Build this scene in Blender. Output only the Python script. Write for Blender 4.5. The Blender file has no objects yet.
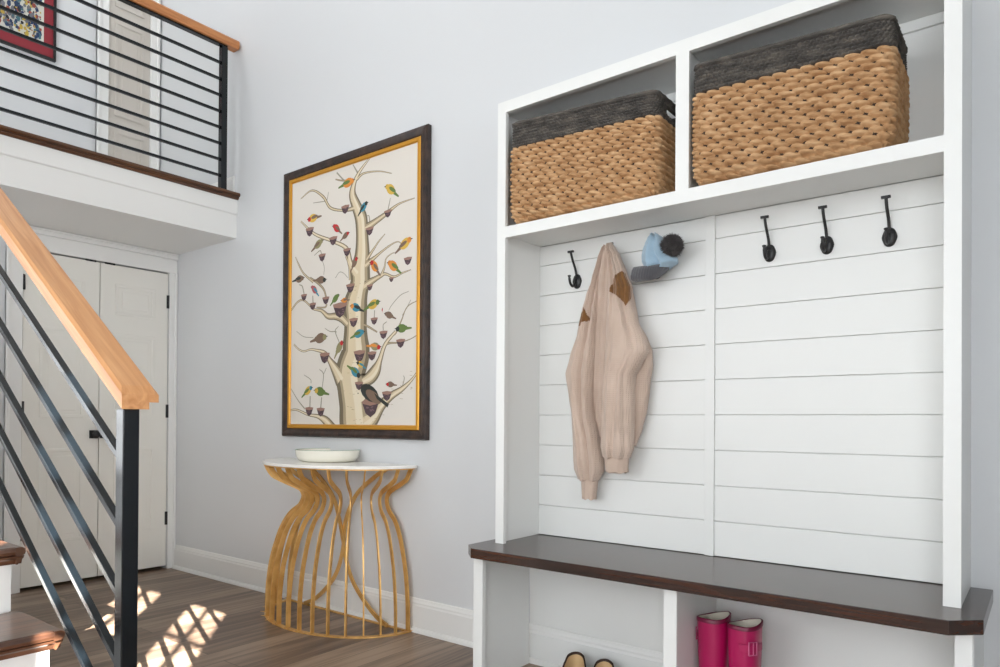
import bpy, bmesh, math, random
from mathutils import Vector, Matrix, noise
PI = math.pi
sc = bpy.context.scene
col = sc.collection
random.seed(7)

# ---------------------------------------------------------------- camera
F = 700.98
yaw, pitch, roll = [math.radians(a) for a in (37.854, .3522, .3524)]
cf = Vector((-math.sin(yaw), math.cos(yaw), 0)); cr = Vector((math.cos(yaw), math.sin(yaw), 0)); cu = Vector((0, 0, 1))
f2 = math.cos(pitch)*cf + math.sin(pitch)*cu
u2 = math.cos(pitch)*cu - math.sin(pitch)*cf
r3 = math.cos(roll)*cr + math.sin(roll)*u2
u3 = math.cos(roll)*u2 - math.sin(roll)*cr
cd = bpy.data.cameras.new('camera'); cam = bpy.data.objects.new('camera', cd); col.objects.link(cam)
M = Matrix((( r3.x, u3.x, -f2.x), (r3.y, u3.y, -f2.y), (r3.z, u3.z, -f2.z))).to_4x4()
M.translation = Vector((0, -2.458, 1.02)); cam.matrix_world = M
cd.sensor_fit = 'HORIZONTAL'; cd.sensor_width = 36; cd.lens = F*36/1000
cd.shift_y = (417.63-333.5)/1000; cd.clip_start = .05
sc.camera = cam
# ---------------------------------------------------------------- world, sun, added fill lamps, exposure
w = bpy.data.worlds.new('sky'); sc.world = w; w.use_nodes = True
bg = w.node_tree.nodes['Background']; bg.inputs[0].default_value = (.72, .84, 1, 1); bg.inputs[1].default_value = 1.2
sc.view_settings.view_transform = 'Standard'; sc.view_settings.look = 'None'
sc.view_settings.exposure = 0.07; sc.view_settings.gamma = 1; sc.view_settings.use_curve_mapping = False
sc.cycles.use_denoising = True
sc.cycles.max_bounces = 10; sc.cycles.diffuse_bounces = 7
sc.cycles.sample_clamp_indirect = 6
TE = .594      # tangent of the sun's elevation
sd = bpy.data.lights.new('sun', 'SUN'); so = bpy.data.objects.new('sun', sd); col.objects.link(so)
sd.energy = 60; sd.angle = math.radians(.3); sd.color = (1, .96, .9)
so.rotation_euler = Vector((-.76, .65, -TE)).to_track_quat('-Z', 'Y').to_euler(); so.location = (4, -8, 6)
def area(name, loc, d, sx, sy, e, c=(1, 1, 1)):
    l = bpy.data.lights.new(name, 'AREA'); l.shape = 'RECTANGLE'; l.size = sx; l.size_y = sy; l.energy = e; l.color = c
    o = bpy.data.objects.new(name, l); col.objects.link(o); o.location = loc
    o.rotation_euler = Vector(d).to_track_quat('-Z', 'Y').to_euler()
area('daylight_rear_window', (-1.8, -4.5, 1.75), (0, 1, 0), 2.5, 1.9, 57, (.91, .955, 1))  # added area lamp before solid wall, soft fill for the main wall
area('daylight_front_window', (.65, -4.5, 1.3), (0, 1, 0), 1.4, 1.6, 58, (.93, .965, 1))  # second added fill lamp, the wall behind it is solid
area('daylight_side_window', (2.7, -2.6, 1.8), (-1, 0, 0), 1.9, 1.9, 82, (.96, .98, 1))  # added lamp to brighten the closet doors and faces turned to +x
area('daylight_upper_window', (-1.8, -4.5, 4.6), (0, 1, 0), 2.6, 1.4, 14, (1, .985, .96))  # added soft lamp for the upper part of the walls
area('daylight_stair_window', (-4.66, -3.5, 1.15), (1, 0, 0), 1.9, 1.7, 62, (.92, .96, 1))  # added lamp for reflections on the railing's near faces

area('landing_ceiling_light', (-4.45, -1.3, 5.1), (0, 0, -1), .7, .7, 22, (.96, .98, 1))  # added lamp to brighten the landing wall, no fitting there

# ---------------------------------------------------------------- materials
def srgb(*c):
    return tuple(((v/255)/12.92 if v/255 <= .04045 else ((v/255+.055)/1.055)**2.4) for v in c)+(1,)
def mat(name, c, rough=.6, metal=0, noise_s=0, noise_a=0, bump=0, bump_s=60, spec=None, c2=None, coat=0, sheen=0, stretch=None):
    m = bpy.data.materials.new(name); m.use_nodes = True; nt = m.node_tree; N = nt.nodes; L = nt.links
    b = N['Principled BSDF']; b.inputs['Base Color'].default_value = c; b.inputs['Roughness'].default_value = rough
    b.inputs['Metallic'].default_value = metal
    if spec is not None: b.inputs['Specular IOR Level'].default_value = spec
    if coat: b.inputs['Coat Weight'].default_value = coat; b.inputs['Coat Roughness'].default_value = .08
    if sheen: b.inputs['Sheen Weight'].default_value = sheen
    tc = N.new('ShaderNodeTexCoord'); mp = N.new('ShaderNodeMapping'); L.new(tc.outputs['Object'], mp.inputs[0])
    if stretch: mp.inputs['Scale'].default_value = stretch
    if noise_a or c2:
        n = N.new('ShaderNodeTexNoise'); n.inputs['Scale'].default_value = noise_s or 5; n.inputs['Detail'].default_value = 5
        L.new(mp.outputs[0], n.inputs['Vector'])
        r = N.new('ShaderNodeValToRGB'); r.color_ramp.elements[0].position = .3; r.color_ramp.elements[1].position = .7
        k = noise_a
        r.color_ramp.elements[0].color = tuple(v*(1-k) for v in c[:3])+(1,)
        r.color_ramp.elements[1].color = c2 or tuple(min(1, v*(1+k)) for v in c[:3])+(1,)
        L.new(n.outputs['Fac'], r.inputs[0]); L.new(r.outputs[0], b.inputs['Base Color'])
    if bump:
        n2 = N.new('ShaderNodeTexNoise'); n2.inputs['Scale'].default_value = bump_s; n2.inputs['Detail'].default_value = 4
        L.new(mp.outputs[0], n2.inputs['Vector'])
        bp = N.new('ShaderNodeBump'); bp.inputs['Strength'].default_value = bump; bp.inputs['Distance'].default_value = .01
        L.new(n2.outputs['Fac'], bp.inputs['Height']); L.new(bp.outputs[0], b.inputs['Normal'])
    return m
def flat(name, *c, rough=.75): return mat(name, srgb(*c), rough)
WALL = mat('wall_paint', srgb(210, 212, 214), .42, bump=.03, bump_s=120, spec=.4)
WHITE = mat('white_enamel', srgb(225, 226, 224), .38, bump=.02, bump_s=30, spec=.4)
TRIM = mat('white_trim_paint', srgb(227, 227, 225), .4)
CEIL = mat('ceiling_paint', srgb(226, 226, 222), .8)
DOORP = mat('door_paint', srgb(228, 226, 219), .42)
UDOOR = mat('upper_door_paint', srgb(196, 190, 182), .45)
STEEL = mat('satin_black_steel', (.003, .005, .007, 1), .2, noise_s=20, noise_a=.3, bump=.02, bump_s=12, spec=.45)
BLACK = mat('black_iron', (.010, .010, .011, 1), .38, bump=.15, bump_s=120)
CLOSET_DARK = mat('dark_void', (.02, .018, .016, 1), .9)  # darkness of the unlit closet put into the colour
GOLD = mat('gilded_iron', srgb(206, 156, 84), .4, metal=.45, noise_s=14, noise_a=.12, bump=.1, bump_s=60, c2=srgb(232, 188, 116))
MARBLE = mat('white_marble', srgb(238, 236, 232), .25, noise_s=6, noise_a=.03)
GLAZE = mat('cream_glaze', srgb(236, 233, 220), .2, coat=.4)
LEAF = mat('green_glaze', srgb(120, 150, 124), .3, noise_s=40, noise_a=.4)
def wood(name, c1, c2, ax=(1, 1, 1), rough=.35, coat=0, scale=9, rot=0):
    m = bpy.data.materials.new(name); m.use_nodes = True; nt = m.node_tree; N = nt.nodes; L = nt.links
    b = N['Principled BSDF']; b.inputs['Roughness'].default_value = rough; b.inputs['Coat Weight'].default_value = coat; b.inputs['Coat Roughness'].default_value = .12
    tc = N.new('ShaderNodeTexCoord'); mp = N.new('ShaderNodeMapping'); mp.inputs['Scale'].default_value = ax
    rt = N.new('ShaderNodeMapping'); rt.inputs['Rotation'].default_value = (0, rot, 0); L.new(tc.outputs['Object'], rt.inputs[0]); L.new(rt.outputs[0], mp.inputs[0])
    n = N.new('ShaderNodeTexNoise'); n.inputs['Scale'].default_value = scale; n.inputs['Detail'].default_value = 7; n.inputs['Distortion'].default_value = .8
    L.new(mp.outputs[0], n.inputs['Vector'])
    r = N.new('ShaderNodeValToRGB'); r.color_ramp.elements[0].position = .32; r.color_ramp.elements[1].position = .68
    r.color_ramp.elements[0].color = c1; r.color_ramp.elements[1].color = c2
    L.new(n.outputs['Fac'], r.inputs[0]); L.new(r.outputs[0], b.inputs['Base Color'])
    bp = N.new('ShaderNodeBump'); bp.inputs['Strength'].default_value = .12; bp.inputs['Distance'].default_value = .004
    L.new(n.outputs['Fac'], bp.inputs['Height']); L.new(bp.outputs[0], b.inputs['Normal'])
    return m
OAK = wood('light_oak', srgb(184, 126, 76), srgb(210, 156, 106), (.8, 18, 18), .5, 0, 3.2, rot=-math.atan(.655))
OAKY = wood('light_oak_landing', srgb(176, 112, 66), srgb(200, 136, 84), (14, 1, 9), .4, 0, 4)
WALNUT = wood('dark_walnut_landing', srgb(62, 36, 20), srgb(96, 60, 34), (14, 1, 14), .35, .2, 4)
TREADW = wood('dark_tread_wood', srgb(64, 40, 28), srgb(104, 70, 50), (14, 1.2, 9), .3, .4, 3)
BENCHW = wood('dark_bench_wood', srgb(22, 12, 9), srgb(66, 34, 18), (1.0, 14, 22), .27, .25, 4)
def floor_mat():
    m = bpy.data.materials.new('plank_floor'); m.use_nodes = True; nt = m.node_tree; N = nt.nodes; L = nt.links
    b = N['Principled BSDF']; b.inputs['Roughness'].default_value = .38
    tc = N.new('ShaderNodeTexCoord'); mp = N.new('ShaderNodeMapping'); mp.inputs['Rotation'].default_value = (0, 0, PI/2)
    L.new(tc.outputs['Object'], mp.inputs[0])
    br = N.new('ShaderNodeTexBrick'); br.offset = .37; br.inputs['Scale'].default_value = 1
    br.inputs['Brick Width'].default_value = 1.3; br.inputs['Row Height'].default_value = .125; br.inputs['Mortar Size'].default_value = .0015
    br.inputs['Color1'].default_value = (0, 0, 0, 1); br.inputs['Color2'].default_value = (1, 1, 1, 1); br.inputs['Mortar'].default_value = (.5, .5, .5, 1)
    L.new(mp.outputs[0], br.inputs['Vector'])
    mp2 = N.new('ShaderNodeMapping'); mp2.inputs['Scale'].default_value = (16, 1.1, 1); L.new(tc.outputs['Object'], mp2.inputs[0])
    ad = N.new('ShaderNodeVectorMath'); ad.operation = 'ADD'
    sc_ = N.new('ShaderNodeVectorMath'); sc_.operation = 'SCALE'; sc_.inputs['Scale'].default_value = 7
    L.new(br.outputs['Color'], sc_.inputs[0]); L.new(mp2.outputs[0], ad.inputs[0]); L.new(sc_.outputs[0], ad.inputs[1])
    n = N.new('ShaderNodeTexNoise'); n.inputs['Scale'].default_value = 1.6; n.inputs['Detail'].default_value = 7; n.inputs['Distortion'].default_value = .5
    L.new(ad.outputs[0], n.inputs['Vector'])
    mx = N.new('ShaderNodeMath'); mx.operation = 'MULTIPLY_ADD'; mx.inputs[1].default_value = .3
    L.new(br.outputs['Color'], mx.inputs[0]); L.new(n.outputs['Fac'], mx.inputs[2])
    r = N.new('ShaderNodeValToRGB'); e = r.color_ramp.elements
    e[0].position = .34; e[0].color = srgb(84, 67, 56); e[1].position = .82; e[1].color = srgb(152, 130, 110)
    k = e.new(.58); k.color = srgb(117, 97, 82)
    L.new(mx.outputs[0], r.inputs[0])
    mix = N.new('ShaderNodeMix'); mix.data_type = 'RGBA'; L.new(br.outputs['Fac'], mix.inputs['Factor']); L.new(r.outputs[0], mix.inputs['A'])
    mix.inputs['B'].default_value = srgb(60, 46, 38); L.new(mix.outputs['Result'], b.inputs['Base Color'])
    bp = N.new('ShaderNodeBump'); bp.inputs['Strength'].default_value = .1; bp.inputs['Distance'].default_value = .004
    L.new(n.outputs['Fac'], bp.inputs['Height']); L.new(bp.outputs[0], b.inputs['Normal'])
    return m
FLOORM = floor_mat()

# ---------------------------------------------------------------- helpers
def T(o, label=None, cat=None, group=None, kind=None):
    if label: o['label'] = label
    if cat: o['category'] = cat
    if group: o['group'] = group
    if kind: o['kind'] = kind
    return o
def empty(name, loc):
    o = bpy.data.objects.new(name, None); o.empty_display_size = .1; o.location = loc; col.objects.link(o); return o
def wloc(o):
    v = Vector((0, 0, 0))
    while o: v += o.location; o = o.parent
    return v
class MB:
    def __init__(s): s.v = []; s.f = []; s.m = []; s.k = 0
    def mat(s, k): s.k = k; return s
    def add(s, vs, fs):
        n = len(s.v); s.v += [tuple(v) for v in vs]; s.f += [tuple(i+n for i in f) for f in fs]; s.m += [s.k]*len(fs); return s
    def box(s, x0, x1, y0, y1, z0, z1):
        return s.add([(x, y, z) for z in (z0, z1) for y in (y0, y1) for x in (x0, x1)],
            [(0, 2, 3, 1), (4, 5, 7, 6), (0, 1, 5, 4), (2, 6, 7, 3), (0, 4, 6, 2), (1, 3, 7, 5)])
    def prism(s, poly, fn, a, b):      # poly (p,q) extruded; fn(p,q,t)->xyz, t from a to b
        n = len(poly)
        return s.add([fn(p, q, a) for p, q in poly]+[fn(p, q, b) for p, q in poly],
            [tuple(range(n))[::-1], tuple(range(n, 2*n))]+[(i, (i+1) % n, (i+1) % n+n, i+n) for i in range(n)])
    def bar(s, a, b, wy, wz, up=(0, 0, 1)):     # rectangular bar between a and b
        a, b = Vector(a), Vector(b); d = (b-a).normalized(); sd_ = d.cross(Vector(up)).normalized(); u = sd_.cross(d)
        vs = [p+sd_*(wy/2*i)+u*(wz/2*j) for p in (a, b) for i, j in ((-1, -1), (1, -1), (1, 1), (-1, 1))]
        return s.add(vs, [(0, 1, 2, 3), (7, 6, 5, 4)]+[(i, i+4, (i+1) % 4+4, (i+1) % 4) for i in range(4)])
    def tube(s, pts, r, n=10, cap=True):        # r number or list
        P = [Vector(p) for p in pts]; R = r if isinstance(r, (list, tuple)) else [r]*len(P)
        t = (P[1]-P[0]).normalized(); u = t.orthogonal().normalized(); vs = []
        for i, p in enumerate(P):
            t2 = (P[min(i+1, len(P)-1)]-P[max(i-1, 0)]).normalized()
            u = (u-t2*u.dot(t2)).normalized(); q = t2.cross(u)
            vs += [p+R[i]*(math.cos(2*PI*k/n)*u+math.sin(2*PI*k/n)*q) for k in range(n)]
        fs = [(i*n+k, i*n+(k+1) % n, (i+1)*n+(k+1) % n, (i+1)*n+k) for i in range(len(P)-1) for k in range(n)]
        if cap: fs += [tuple(range(n))[::-1], tuple(range((len(P)-1)*n, len(P)*n))]
        return s.add(vs, fs)
    def rings(s, R, closed=True, cap=True):     # list of rings with equal counts
        n = len(R[0]); vs = [v for r in R for v in r]; m = n if closed else n-1
        fs = [(i*n+k, i*n+(k+1) % n, (i+1)*n+(k+1) % n, (i+1)*n+k) for i in range(len(R)-1) for k in range(m)]
        if cap: fs += [tuple(range(n))[::-1], tuple(range((len(R)-1)*n, len(R)*n))]
        return s.add(vs, fs)
    def ball(s, c, r, nu=16, nv=10, fn=None):
        R = []
        for j in range(1, nv):
            th = PI*j/nv
            R.append([(c[0]+r[0]*math.sin(th)*math.cos(2*PI*i/nu), c[1]+r[1]*math.sin(th)*math.sin(2*PI*i/nu), c[2]+r[2]*math.cos(th)) for i in range(nu)])
        if fn: R = [[fn(Vector(v)) for v in q] for q in R]
        return s.rings(R)
    def build(s, name, ms, parent=None, loc=None, smooth=False, bevel=0, kind=None, label=None, bseg=2, fix=True, auto=None):
        me = bpy.data.meshes.new(name)
        o0 = wloc(parent) if parent else Vector((0, 0, 0)); off = Vector(loc) if loc is not None else o0
        me.from_pydata([tuple(Vector(v)-off) for v in s.v], [], s.f)
        ms = ms if isinstance(ms, (list, tuple)) else [ms]
        for m in ms: me.materials.append(m)
        me.polygons.foreach_set('material_index', s.m)
        if fix:
            bm = bmesh.new(); bm.from_mesh(me); bmesh.ops.recalc_face_normals(bm, faces=bm.faces); bm.to_mesh(me); bm.free()
        if smooth: me.polygons.foreach_set('use_smooth', [True]*len(me.polygons))
        o = bpy.data.objects.new(name, me); col.objects.link(o); o.location = off-o0
        if parent: o.parent = parent
        if bevel:
            b = o.modifiers.new('b', 'BEVEL'); b.width = bevel; b.segments = bseg; b.limit_method = 'ANGLE'; b.angle_limit = math.radians(35)
        if auto:
            try: me.set_sharp_from_angle(angle=math.radians(auto)); me.polygons.foreach_set('use_smooth', [True]*len(me.polygons)) if False else None
            except Exception: pass
        if kind: o['kind'] = kind
        if label: o['label'] = label
        return o
def spline(P, n=8):      # catmull-rom through points
    P = [Vector(p) for p in P]; Q = [P[0]*2-P[1]]+P+[P[-1]*2-P[-2]]; out = []
    for i in range(1, len(Q)-2):
        for k in range(n):
            t = k/n; a, b, c, d = Q[i-1:i+3]
            out.append(.5*((2*b)+(c-a)*t+(2*a-5*b+4*c-d)*t*t+(3*b-a-3*c+d)*t**3))
    out.append(P[-1]); return out
def interp(tab, x):      # tab rows (x, ...) ascending
    if x <= tab[0][0]: return tab[0][1:]
    for a, b in zip(tab, tab[1:]):
        if x <= b[0]:
            t = (x-a[0])/(b[0]-a[0]); t = t*t*(3-2*t)*.4+t*.6
            return [p+(q-p)*t for p, q in zip(a[1:], b[1:])]
    return tab[-1][1:]

# ================================================================ the setting
S = 'structure'
MB().box(-5.4, 3, -5, .2, -.05, 0).build('floor', FLOORM, kind=S)
MB().box(-5.4, 3, -5, .2, 5.2, 5.3).build('ceiling', CEIL, kind=S)
MB().box(-5.4, 3, 0, .12, 0, 5.2).build('wall_right', WALL, kind=S)
# closet wall under the landing, with the door opening
YL, YR, XW = -.93, -.055, -4.765
MB().box(XW-.1, XW, YR, 0, 0, 2.17).box(XW-.1, XW, YL, YR, 2.03, 2.17).box(XW-.1, XW, -5, YL, 0, 2.17).build('wall_left', WALL, kind=S)
MB().box(-5.4, -5.3, -5, 0, 0, 2.17).build('wall_closet_back', CLOSET_DARK, kind=S)  # near-black so the door gaps read as unlit closet
MB().box(-5.4, -5.026, -5, 0, 2.42, 5.2).build('wall_upper_hall', WALL, kind=S)
# solid walls right of the camera, out of view
MB().box(.20, .32, -1.15, -.0005, 0, 5.2).build('wall_near_right', WALL, kind=S)  # unseen stub, placed and sized to shade the right end
MB().box(2.8, 2.9, -5, .12, 0, 5.2).build('wall_far_right', WALL, kind=S)
# rear wall with the two openings the sun comes through
def rear():
    m = MB(); xs = sorted({-5.4, .45, .91, 1.14, 1.59, 3})
    holes = [(.45, .91, 2.79, 3.90), (1.14, 1.59, 2.79, 3.90)]
    zs = sorted({0, 5.2}|{h[2] for h in holes}|{h[3] for h in holes})
    for x0, x1 in zip(xs, xs[1:]):
        for z0, z1 in zip(zs, zs[1:]):
            cx, cz = (x0+x1)/2, (z0+z1)/2
            if not any(h[0] < cx < h[1] and h[2] < cz < h[3] for h in holes): m.box(x0, x1, -4.7, -4.6, z0, z1)
    return m
rear().build('wall_rear', WALL, kind=S)
def divided(n, x0, x1, z0, z1):
    e = empty('window_%d' % n, ((x0+x1)/2, -4.65, z0)); e['kind'] = S
    MB().box(x0-.05, x0, -4.70, -4.59, z0-.05, z1+.05).box(x1, x1+.05, -4.70, -4.59, z0-.05, z1+.05).box(x0, x1, -4.70, -4.59, z0-.05, z0).box(x0, x1, -4.70, -4.59, z1, z1+.05).build('window_frame', TRIM, e)
    m = MB(); xc = (x0+x1)/2; m.box(xc-.015, xc+.015, -4.655, -4.635, z0, z1)
    z = z1-.372
    while z > z0+.1: m.box(x0, x1, -4.654, -4.636, z-.014, z+.014); z -= .372
    m.build('muntin', TRIM, e)
divided(1, .45, .91, 2.79, 3.90)
divided(2, 1.14, 1.59, 2.79, 3.90)
ADDED_SHADE = mat('drawn_window_shade', srgb(236, 236, 232), .8)
def added_sash(n, ax, at, a0, a1, z0, z1):     # made-up window on solid wall, dressing a fill lamp; ax 'y' = on the rear wall, 'x' = on a side wall
    e = empty('window_%d' % n, ((a0+a1)/2, at, z0) if ax == 'y' else (at, (a0+a1)/2, z0)); e['kind'] = S
    sg = -1 if (ax == 'x' and at > 0) else 1
    def bx(m, p0, p1, q0, q1, d0, d1):
        d0, d1 = sorted((at+sg*d0, at+sg*d1))
        return m.box(p0, p1, d0, d1, q0, q1) if ax == 'y' else m.box(d0, d1, p0, p1, q0, q1)
    m = MB()
    for q in ((a0-.08, a0, z0-.08, z1+.08), (a1, a1+.08, z0-.08, z1+.08), (a0, a1, z0-.08, z0), (a0, a1, z1, z1+.08)): bx(m, *q, .001, .03)
    m.build('window_frame', TRIM, e, bevel=.002)
    bx(MB(), a0+.001, a1-.001, z0+.001, z1-.001, .002, .008).build('window_shade', ADDED_SHADE, e)
added_sash(3, 'y', -4.6, -3.1, -.5, .75, 2.75)
added_sash(4, 'y', -4.6, -3.15, -.45, 3.85, 5.35)
added_sash(5, 'y', -4.6, -.1, 1.4, .45, 2.15)
added_sash(6, 'x', 2.8, -3.6, -1.6, .8, 2.8)
added_sash(7, 'x', -4.765, -4.5, -2.5, .28, 2.02)

# baseboard along the main wall
BB = [(0, 0), (-.015, 0), (-.015, .125), (-.012, .132), (-.012, .14), (-.008, .147), (-.004, .157), (0, .16)]
MB().prism(BB, lambda p, q, t: (t, p, q), -4.735, .199).prism([(-.014, 0), (-.030, 0), (-.028, .010), (-.022, .018), (-.014, .022)], lambda p, q, t: (t, p, q), -4.735, .199).build('baseboard_right', TRIM, kind=S)
MB().prism(BB, lambda p, q, t: (XW-p, t, q), -5, YL-.09).build('baseboard_left', TRIM, kind=S)

# the landing (upper floor) with its fascia
MB().box(-5.4, -4.022, -4.6, 0, 2.165, 2.42).build('floor_upper', TRIM, kind=S)
MB().prism([(0, 2.312), (.006, 2.312), (.010, 2.318), (.010, 2.41), (0, 2.41)], lambda p, q, t: (-4.022+p, t, q), -4.6, 0).build('trim_1', TRIM, kind=S)
MB().prism([(-.12, 2.421), (.036, 2.421), (.042, 2.43), (.038, 2.442), (.028, 2.446), (-.12, 2.446)], lambda p, q, t: (-4.022+p, t, q), -4.6, 0)\
    .prism([(.0, 2.404), (.018, 2.404), (.026, 2.412), (.026, 2.4205), (.0, 2.4205)], lambda p, q, t: (-4.022+p, t, q), -4.6, 0).build('trim_2', WALNUT, kind=S)
MB().prism([(0, 2.447), (-.014, 2.447), (-.014, 2.55), (-.006, 2.565), (0, 2.565)], lambda p, q, t: (t, p, q), -5.02, -4.045).build('baseboard_upper', TRIM, kind=S)

# closet double door
e = empty('door_1', (XW, -.49, 0)); e['kind'] = S
cas = MB()
for y0, y1 in ((YR, -.002), (YL-.085, YL)):
    cas.box(XW, XW+.018, y0, y1, 0, 2.03).box(XW, XW+.026, (y0+.036) if y1 > -.01 else y0, y1 if y1 > -.01 else y0+.02, 0, 2.03)
cas.box(XW, XW+.018, YL-.085, -.002, 2.03, 2.125).box(XW, XW+.03, YL-.095, -.001, 2.125, 2.15).box(XW, XW+.036, YL-.1, -.001, 2.15, 2.163)
cas.build('door_casing', TRIM, e, bevel=.003)
def panel_ring(m, X, y0, y1, z0, z1):
    # a sunk moulding around a raised field
    w_ = .02
    def fr(a, h0, h1):
        pass
    for (ya, yb, za, zb) in ((y0, y1, z0, z0+w_), (y0, y1, z1-w_, z1), (y0, y0+w_, z0+w_, z1-w_), (y1-w_, y1, z0+w_, z1-w_)):
        m.box(X, X+.006, ya, yb, za, zb)
    m.box(X, X+.0045, y0+.045, y1-.045, z0+.045, z1-.045)
def leaf(parent, X, y0, y1, zs, mt, knob_side, hinge_side):
    m = MB().box(X-.035, X, y0+.0015, y1-.0015, .022, 2.022)
    yc = (y0+y1)/2; hw = (y1-y0)/2-.09
    for z0, z1 in zs: panel_ring(m, X, yc-hw, yc+hw, z0, z1)
    l = m.build('door_leaf', mt, parent, bevel=.0025)
    ky = y1-.03 if knob_side > 0 else y0+.03
    k = MB().box(X, X+.008, ky-.026, ky+.026, .90, .952).build('knob_plate', BLACK, l, bevel=.002)
    MB().tube([(X+.008, ky, .926), (X+.02, ky, .926), (X+.03, ky, .926), (X+.045, ky, .926), (X+.056, ky, .926)], [.010, .010, .018, .025, .018], 20).build('door_knob', BLACK, l, smooth=True)
    hy = y1 if hinge_side > 0 else y0
    for z in (.347, 1.08, 1.83):
        MB().tube([(X+.006, hy, z-.045), (X+.006, hy, z+.045)], .006, 10).box(X-.001, X+.004, hy-.012, hy+.012, z-.045, z+.045).build('hinge', BLACK, l)
    return l
ZS = [(.27, .84), (1.03, 1.58), (1.70, 1.90)]
XD = XW+.004
leaf(e, XD, YL+.003, -.5, ZS, DOORP, 1, -1)
leaf(e, XD, -.498, YR-.003, ZS, DOORP, -1, 1)
for y in (-.555, -.44):
    MB().box(XD-.01, XD+.006, y-.03, y+.03, 2.019, 2.029).build('ball_catch', BLACK, e)

# door on the landing
e = empty('door_2', (-5.026, -.21, 2.42)); e['kind'] = S
XU = -5.026
MB().box(XU, XU+.02, -.071, -.012, 2.42, 4.5).box(XU, XU+.02, -.43, -.355, 2.42, 4.5).box(XU, XU+.02, -.43, -.012, 4.45, 4.54)\
   .box(XU, XU+.03, -.03, -.012, 2.42, 4.5).box(XU, XU+.03, -.43, -.41, 2.42, 4.5).build('door_casing', TRIM, e, bevel=.003)
m = MB().box(XU-.03, XU+.002, -.354, -.072, 2.43, 4.45)
for z0, z1 in ((2.55, 3.0), (3.10, 3.75), (3.85, 4.35)): panel_ring(m, XU+.002, -.31, -.115, z0, z1)
m.build('door_leaf', UDOOR, e, bevel=.0025)
MB().box(XU, XU+.014, -4.6, -.43, 2.42, 2.55).build('baseboard_upper_hall', TRIM, kind=S)

# ================================================================ stairs
RISE, RUN, X1, YE = .205, .3105, -1.935, -1.62
st = empty('staircase', (X1, YE, 0)); T(st, 'staircase of dark stained wood treads and white risers beside the closet doors', 'stairs')
nsteps = 8
for i in range(nsteps):
    xf = X1-RUN*i; z = RISE*(i+1)
    # tread: nosed board with returned end
    pr = [(0, 0), (.006, .004), (.010, .013), (.006, .024), (0, .028)]
    body = [(-RUN-.02, -.028), (-.012, -.028), (-.003, -.024), (0, -.014), (-.003, -.004), (-.010, 0), (-RUN-.02, 0)]
    t = MB().prism(body, lambda p, q, y: (xf+p, y, z+q), -2.3, YE-.028)
    t.prism([(-.028, -.028), (-.010, -.028), (-.002, -.022), (0, -.014), (-.002, -.005), (-.010, 0), (-.028, 0)], lambda p, q, x: (x, YE+p, z+q), xf-RUN-.02, xf)
    tr = t.build('stair_tread', TREADW, st)
    MB().prism([(-.03, -.056), (-.026, -.056), (-.018, -.042), (-.01, -.036), (-.008, -.0285), (-.03, -.0285)], lambda p, q, x: (x, YE-.012+p+.02, z+q), xf-RUN+.01, xf-.012)\
        .prism([(-.03, -.056), (-.026, -.056), (-.018, -.042), (-.01, -.036), (-.008, -.0285), (-.03, -.0285)], lambda p, q, y: (xf+p, y, z+q), -2.3, YE-.004).build('cove_moulding', TREADW, tr)
    MB().box(xf-.048, xf-.03, -2.3, YE-.0305, z-RISE+(.0005 if i else 0), z-.0285).build('stair_riser', WHITE, st)
# closed side board below the treads
m = MB()
for i in range(nsteps):
    xf = X1-RUN*i
    m.box(xf-RUN-.0485, xf-.0485, YE-.046, YE-.0305, 0, RISE*(i+1)-.0285)
m.build('side_board', WHITE, st)

# ---- stair railing
SL = .655
rl = empty('stair_railing', (-1.72, -1.686, 0)); T(rl, 'black steel stair railing with sloping bars and a light oak handrail', 'railing')
MB().box(-1.738, -1.70, -1.705, -1.667, 0, 1.046).build('newel_post', STEEL, rl, bevel=.0025)
XT = -4.0
def slope_box(m, x0, x1, y0, y1, z0, z1, xr):   # z0,z1 at x=xr ; rises towards -x
    vs = [(x, y, z+SL*(xr-x)) for z in (z0, z1) for y in (y0, y1) for x in (x0, x1)]
    return m.add(vs, [(0, 2, 3, 1), (4, 5, 7, 6), (0, 1, 5, 4), (2, 6, 7, 3), (0, 4, 6, 2), (1, 3, 7, 5)])
hr = MB()
prof = [(-1.722, 0), (-1.722, .018), (-1.714, .026), (-1.645, .026), (-1.637, .018), (-1.637, 0)]
n = len(prof)
vs = [(-1.67, y, 1.061+q) for y, q in prof]+[(-1.685 if q > .02 else -1.68, y, 1.061+q+SL*.012) for y, q in prof]
XA = [-1.67, XT]
hr.add([(-1.67, y, 1.061+(q if q < .02 else .018)) for y, q in prof]+[(-1.69, y, 1.061+q+SL*.02) for y, q in prof]+[(XT, y, 1.061+q+SL*(-1.67-XT)) for y, q in prof],
    [tuple(range(n)), tuple(range(2*n, 3*n))[::-1]]+[(a*n+i, a*n+(i+1) % n, (a+1)*n+(i+1) % n, (a+1)*n+i) for a in (0, 1) for i in range(n)])
hr.build('handrail', OAK, rl)
m = MB(); slope_box(m, XT, -1.6705, -1.7215, -1.659, 1.044, 1.0605, -1.67); m.build('handrail_base', OAK, rl)
for z in (.926, .762, .597, .432, .267):
    m = MB(); slope_box(m, XT, -1.7385, -1.696, -1.678, z-.0095, z+.0095, -1.74); m.build('sloping_bar', STEEL, rl, bevel=.0015)
for xp in (-3.0, -3.975):
    MB().box(xp-.019, xp+.019, -1.705, -1.667, RISE*math.ceil((X1-xp)/RUN)+.0005, 1.044+SL*(-1.67-xp)).build('post', STEEL, rl, bevel=.002)

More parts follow.
